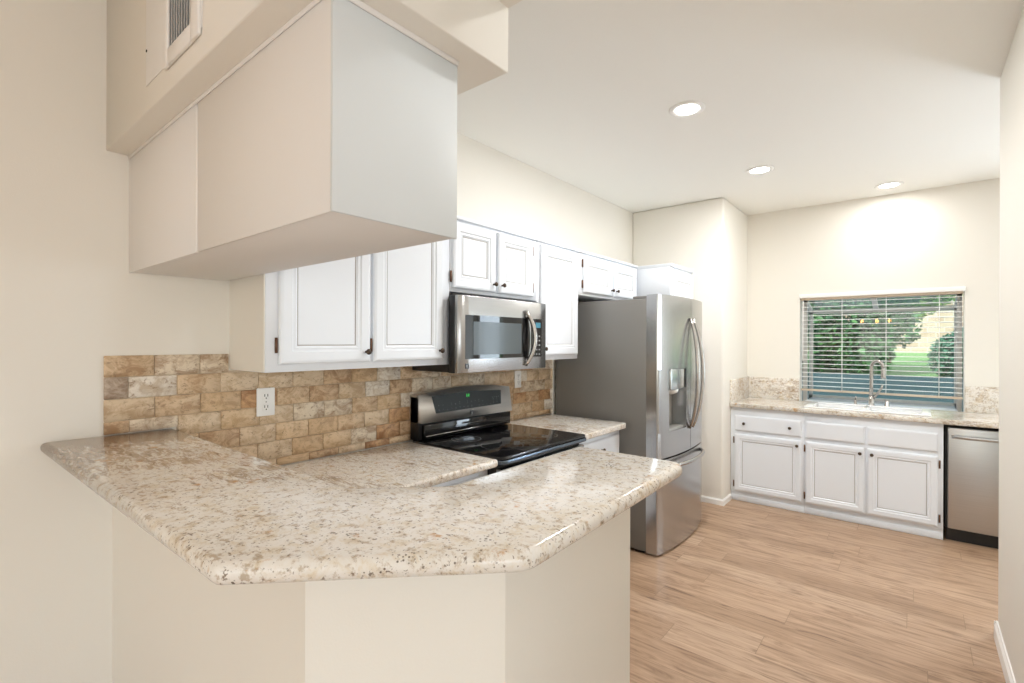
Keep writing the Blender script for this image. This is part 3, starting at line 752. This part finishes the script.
MB().box((-.335, SY0 + .02, .905), (-.305, SY1 - .02, .9265), M['enamel'], .003, 2).build('divider', sk)
# faucet
FXX, FY = -.300, 5.445
fa = thing('faucet', (FXX, FY, .9142), 'tall brushed nickel gooseneck faucet behind the sink', 'faucet')
MB().lathe([(.030, 0), (.028, .008), (.024, .012), (.022, .06), (.018, .09)], (FXX, FY, .9142), (0, 0, 1), M['chrome'], 18).build('base', fa)
pts = [(FXX, FY, .95), (FXX, FY, 1.10), (FXX + .001, FY, 1.20)]
for k in range(13):
    a = math.pi * (1 - k / 12); pts.append((FXX + .042 + .042 * math.cos(a), FY - .012 * (1 - math.cos(math.pi * k / 12)), 1.262 + .055 * math.sin(a)))
MB().tube(pts, .015, M['chrome'], 12).build('spout', fa)
MB().lathe([(.0135, 0), (.017, .02), (.021, .08), (.020, .095), (.012, .097)], (FXX + .084, FY - .024, 1.262), (.03, -.02, -1), M['chrome'], 16).build('spray_head', fa)
m = MB(); m.tube([(FXX + .015, FY - .003, .985), (FXX + .045, FY - .006, 1.03), (FXX + .075, FY - .01, 1.085), (FXX + .08, FY - .01, 1.11)], [.011, .010, .0085, .008], M['chrome'], 10); m.build('lever', fa)
sd = thing('soap_dispenser', (-.418, 5.45, .9142), 'small nickel soap pump to the left of the faucet', 'soap dispenser')
MB().lathe([(.021, 0), (.019, .006), (.012, .012), (.011, .045), (.013, .05)], (-.418, 5.45, .9142), (0, 0, 1), M['chrome'], 14).build('base', sd)
MB().tube([(-.418, 5.45, .96), (-.418, 5.45, .985), (-.412, 5.43, .99), (-.405, 5.40, .984)], .007, M['chrome'], 8).build('pump_spout', sd)
ag = MB().lathe([(.024, 0), (.022, .006), (.019, .01), (.019, .055), (.014, .062), (.003, .064)], (-.190, 5.45, .9142), (0, 0, 1), M['chrome'], 16).build('air_gap_cap')
tag(ag, 'short nickel air gap cap to the right of the faucet', 'sink fitting')

# dishwasher
dw = thing('dishwasher', (.48, 5.2, 0), 'stainless dishwasher at the right end of the sink counter', 'dishwasher')
MB().box((.178, 4.925, .10), (.782, 5.49, .8755), M['dark']).build('body', dw)
MB().box((.186, 4.96, 0), (.775, 4.99, .0995), M['black']).build('kick_plate', dw)
dd = MB().box((.192, 4.888, .105), (.770, 4.9245, .853), M['steelx'], .006, 3).build('door', dw)
m = MB(); hpts = [(.215 + .53 * k / 12, 4.868 - .022 * (1 - (2 * k / 12 - 1) ** 4), .792) for k in range(13)]
m.tube(hpts, .013, M['steelx'], 10)
m.cyl((.222, 4.87, .792), (.222, 4.889, .792), .010, M['steelx']); m.cyl((.738, 4.87, .792), (.738, 4.889, .792), .010, M['steelx']); m.build('handle', dd)
eb = thing('sink_wall_cabinet', (.97, 5.2, 0), 'white base cabinet beyond the dishwasher', 'cabinet', 'white base cabinets below the window')
MB().box((.79, 4.905, 0), (1.145, 5.512, .8755), CB, .001, 1).build('body', eb)
door(fy(.81, 4.905, .1), .315, .70, eb, [(.03, .65)], [])

# ------------------------------------------------------------------ garden window and blinds
gw = MB()
GX0, GX1, GY = WX0 + .005, WX1 - .005, 6.04
gz0, gz1, gzf = .874, 1.925, 1.825
gw.box((GX0 + .03, YW + .02, gz0), (GX1 - .03, GY + .02, gz0 + .035), M['enamel'], .002, 1)
fw = .035
for x in (GX0, GX1 - fw):
    gw.box((x, GY - .02, gz0), (x + fw, GY + .02, gzf), M['frame'], .002, 1)
    gw.box((x, YW + .152, gz0), (x + fw, YW + .19, gz1), M['frame'], .002, 1)
    gw.prism([(YW + .152, gz1), (YW + .152, gz1 - .04), (GY + .02, gzf - .04), (GY + .02, gzf)], x, x + fw, M['frame'], 0, 1, 'x')
gw.box((GX0, GY - .02, gzf - .045), (GX1, GY + .02, gzf), M['frame'], .002, 1)
gw.box((GX0, GY - .02, gz0), (GX1, GY + .02, gz0 + .06), M['frame'], .002, 1)
gw.box((GX0, YW + .152, gz1 - .03), (GX1, YW + .19, gz1), M['frame'], .002, 1)
xm = (GX0 + GX1) / 2 - .02
gw.prism([(YW + .152, gz1), (YW + .152, gz1 - .04), (GY + .02, gzf - .04), (GY + .02, gzf)], xm - .02, xm + .02, M['frame'], 0, 1, 'x')
gwo = struct(gw.build('window_1'))
MB().box((GX0 + fw, GY - .003, gz0 + .06), (GX1 - fw, GY + .003, gzf - .045), M['glass']).build('pane', gwo)
for x in (GX0 + .015, GX1 - .02):
    MB().prism([(YW + .19, gz0 + .035), (GY - .02, gz0 + .035), (GY - .02, gzf - .05), (YW + .19, gz1 - .05)], x, x + .005, M['glass'], 0, 1, 'x').build('pane', gwo)
MB().prism([(YW + .17, gz1 - .012), (YW + .17, gz1 - .018), (GY, gzf - .018), (GY, gzf - .012)], GX0 + fw, GX1 - fw, M['glass'], 0, 1, 'x').build('pane', gwo)

bl = thing('window_blind', ((WX0 + WX1) / 2, YW + .04, 1.0), 'white horizontal slat blind lowered open in the sink window', 'blind')
BX0, BX1 = WX0 + .008, WX1 - .008
m = MB(); m.box((WX0 - .006, YW - .018, 1.912), (WX1 + .006, YW - .002, 1.950), M['slat'], .004, 2); m.build('valance', bl)
MB().box((BX0, YW + .004, 1.893), (BX1, YW + .060, 1.930), M['rail'], .002, 1).build('headrail', bl)
m = MB(); nsl = 20; zb0, zb1 = 1.062, 1.868
for k in range(nsl):
    z = zb0 + (zb1 - zb0) * k / (nsl - 1)
    a = math.radians(1); c, s_ = math.cos(a) * .025, math.sin(a) * .025; yc = YW + .034
    prof = [(yc - c, z + s_ - .0013), (yc, z + .0010), (yc + c, z - s_ - .0013), (yc + c, z - s_ + .0015), (yc, z + .0040), (yc - c, z + s_ + .0015)]
    m.prism(prof, BX0 + .002, BX1 - .002, M['slat'], 0, 1, 'x')
m.build('slats', bl)
MB().box((BX0, YW + .010, 1.012), (BX1, YW + .058, 1.030), M['rail'], .003, 2).build('bottom_rail', bl)
for x in (-.53, -.20, .16):
    m = MB()
    for y in (YW + .0065, YW + .0615): m.cyl((x, y, 1.02), (x, y, 1.90), .0016, M['slat'], 6)
    m.build('ladder_cord', bl)
m = MB(); m.cyl((-.845, YW + .001, 1.30), (-.845, YW + .001, 1.89), .004, M['slat'], 8); m.build('tilt_wand', bl)

# ------------------------------------------------------------------ glass doors of the nook and the dining side, rear window added for light
d1 = MB()
for x in (1.205, 1.70, 2.185): d1.box((x, YW + .05, 0), (x + .05, YW + .09, 2.07), M['trim'], .003, 1)
d1.box((1.205, YW + .05, 2.02), (2.235, YW + .09, 2.075), M['trim'], .003, 1); d1.box((1.205, YW + .05, .0), (2.235, YW + .09, .06), M['trim'], .003, 1)
d1o = struct(d1.build('door_1')); MB().box((1.25, YW + .068, .06), (2.19, YW + .072, 2.02), M['glass']).build('pane', d1o)
d2 = MB()
for y in (-2.5, -1.53, -.56): d2.box((3.24, y, 0), (3.28, y + .06, 2.14), M['trim'], .003, 1)
d2.box((3.24, -2.5, 2.08), (3.28, -.5, 2.145), M['trim'], .003, 1); d2.box((3.24, -2.5, 0), (3.28, -.5, .07), M['trim'], .003, 1)
d2o = struct(d2.build('door_2')); MB().box((3.258, -2.44, .07), (3.262, -.56, 2.08), M['glass']).build('pane', d2o)
w2 = MB()
for x in (-1.2, .17, 1.54): w2.box((x, -3.55, .6), (x + .06, -3.50, 2.3), M['trim'], .003, 1)
w2.box((-1.2, -3.55, 2.24), (1.6, -3.5, 2.3), M['trim'], .003, 1); w2.box((-1.2, -3.55, .6), (1.6, -3.5, .66), M['trim'], .003, 1)
w2o = struct(w2.build('window_2')); MB().box((-1.14, -3.527, .66), (1.54, -3.523, 2.24), M['glass']).build('pane', w2o)

# dining chandelier behind the camera: its bulbs mirror in the sink window
ch = thing('chandelier', (-.78, -1.62, ZC), 'bronze four-bulb dining chandelier whose lit bulbs mirror in the sink window', 'chandelier')
MB().lathe([(.06, 0), (.06, .015), (.02, .03)], (-.78, -1.62, ZC), (0, 0, -1), M['bronze'], 20).build('canopy', ch)
MB().cyl((-.78, -1.62, 2.05), (-.78, -1.62, ZC - .02), .008, M['bronze'], 8).build('stem', ch)
MB().tube([(-1.25, -1.62, 2.07), (-.78, -1.62, 2.05), (-.40, -1.62, 2.07)], .010, M['bronze'], 8).build('arm', ch)
for x in (-1.23, -.93, -.66, -.43):
    MB().lathe([(.012, 0), (.018, .03), (.02, .04)], (x, -1.62, 2.06), (0, 0, -1), M['bronze'], 12).build('socket', ch)
    MB().lathe([(.012, 0), (.03, .035), (.034, .06), (.025, .085), (.005, .095)], (x, -1.62, 2.02), (0, 0, -1), M['bulb'], 14).build('bulb', ch)

# ------------------------------------------------------------------ garden outside
struct(MB().box((-14, 5.7, -.25), (14, 9.6, -.13), M['patio']).build('ground_patio', origin=(0, 7, -.25)))
struct(MB().prism([(9.75, .88), (13, 1.02), (26, 1.30), (26, -.3), (9.75, -.3)], -16, 16, M['grass'], 0, 1, 'x').build('ground_lawn', origin=(0, 15, 0)))
gwall = MB().box((-9, 9.55, -.13), (9, 9.74, .965), M['stone'], .01, 2).build('garden_wall'); tag(gwall, 'low dark blue garden wall outside the window', 'wall')
bh = MB().box((-9, 20.0, 1.17), (12, 20.3, 4.6), M['brick']); bho = tag(bh.build('brick_house_wall'), 'pale brick wall standing beyond the lawn', 'building')
def bush(name, blobs, nleaf, size, mt, label, trunk, cat='bush', seed=1):
    rnd = random.Random(seed)
    t = thing(name, (trunk[0], trunk[1], trunk[2]), label, cat)
    ver = []; fc = []
    vol = [b[3] * b[4] * b[5] for b in blobs]; tot = sum(vol)
    for bl_, v in zip(blobs, vol):
        for _ in range(int(nleaf * v / tot)):
            while True:
                p = Vector((rnd.uniform(-1, 1), rnd.uniform(-1, 1), rnd.uniform(-1, 1)))
                if .45 < p.length < 1: break
            c = Vector((bl_[0] + p.x * bl_[3], bl_[1] + p.y * bl_[4], bl_[2] + p.z * bl_[5]))
            d = Vector((rnd.gauss(0, 1), rnd.gauss(0, 1), rnd.gauss(0, 1))).normalized(); u = d.orthogonal().normalized(); s_ = size * rnd.uniform(.6, 1.3)
            k = len(ver); ver += [c - d * s_, c + u * s_ * .45 + d.cross(u) * s_ * .12, c + d * s_, c - u * s_ * .45 + d.cross(u) * s_ * .12]; fc.append((k, k + 1, k + 2, k + 3))
    me = bpy.data.meshes.new('foliage'); me.from_pydata([tuple(v - Vector(trunk)) for v in ver], [], fc); me.materials.append(mt)
    o = bpy.data.objects.new('foliage', me); COL.objects.link(o); o.parent = t
    top = max(b[2] for b in blobs)
    MB().tube([(trunk[0], trunk[1], trunk[2] - .02), (trunk[0] + .05, trunk[1], (trunk[2] + top) / 2), (trunk[0] - .03, trunk[1], top)], [.05, .04, .02], M['bark'], 8).build('trunk', t)
    return t
bush('garden_bush', [(-1.9, 10.9, 1.55, 1.0, .7, .75), (-.95, 11.0, 1.85, .8, .7, .9), (-1.6, 11.2, 2.5, 1.2, .7, .6), (-2.7, 11.0, 1.6, .7, .7, .8), (-.50, 11.1, 2.30, .60, .5, .55), (-.25, 11.0, 1.75, .35, .4, .35), (-.75, 10.8, 1.35, .5, .5, .5)], 13000, .075, M['leafdark'], 'big dark green bush filling the left half of the window view', (-1.7, 11.1, .93), seed=2)
bush('garden_bush', [(-.25, 13.6, 2.55, .75, .5, .65), (.4, 13.8, 2.8, .5, .5, .5)], 2600, .085, M['leafbright'], 'sunny yellow-green bush behind the dark one', (-.45, 13.7, 1.03), seed=5)
bush('garden_bush', [(.50, 10.6, 1.25, .34, .4, .36), (.66, 10.7, 1.38, .36, .4, .34)], 2600, .055, M['leafteal'], 'bluish green shrub at the right edge of the window view', (.55, 10.7, .92), seed=9)
for o in bpy.data.objects:
    if '_o' in o: del o['_o']
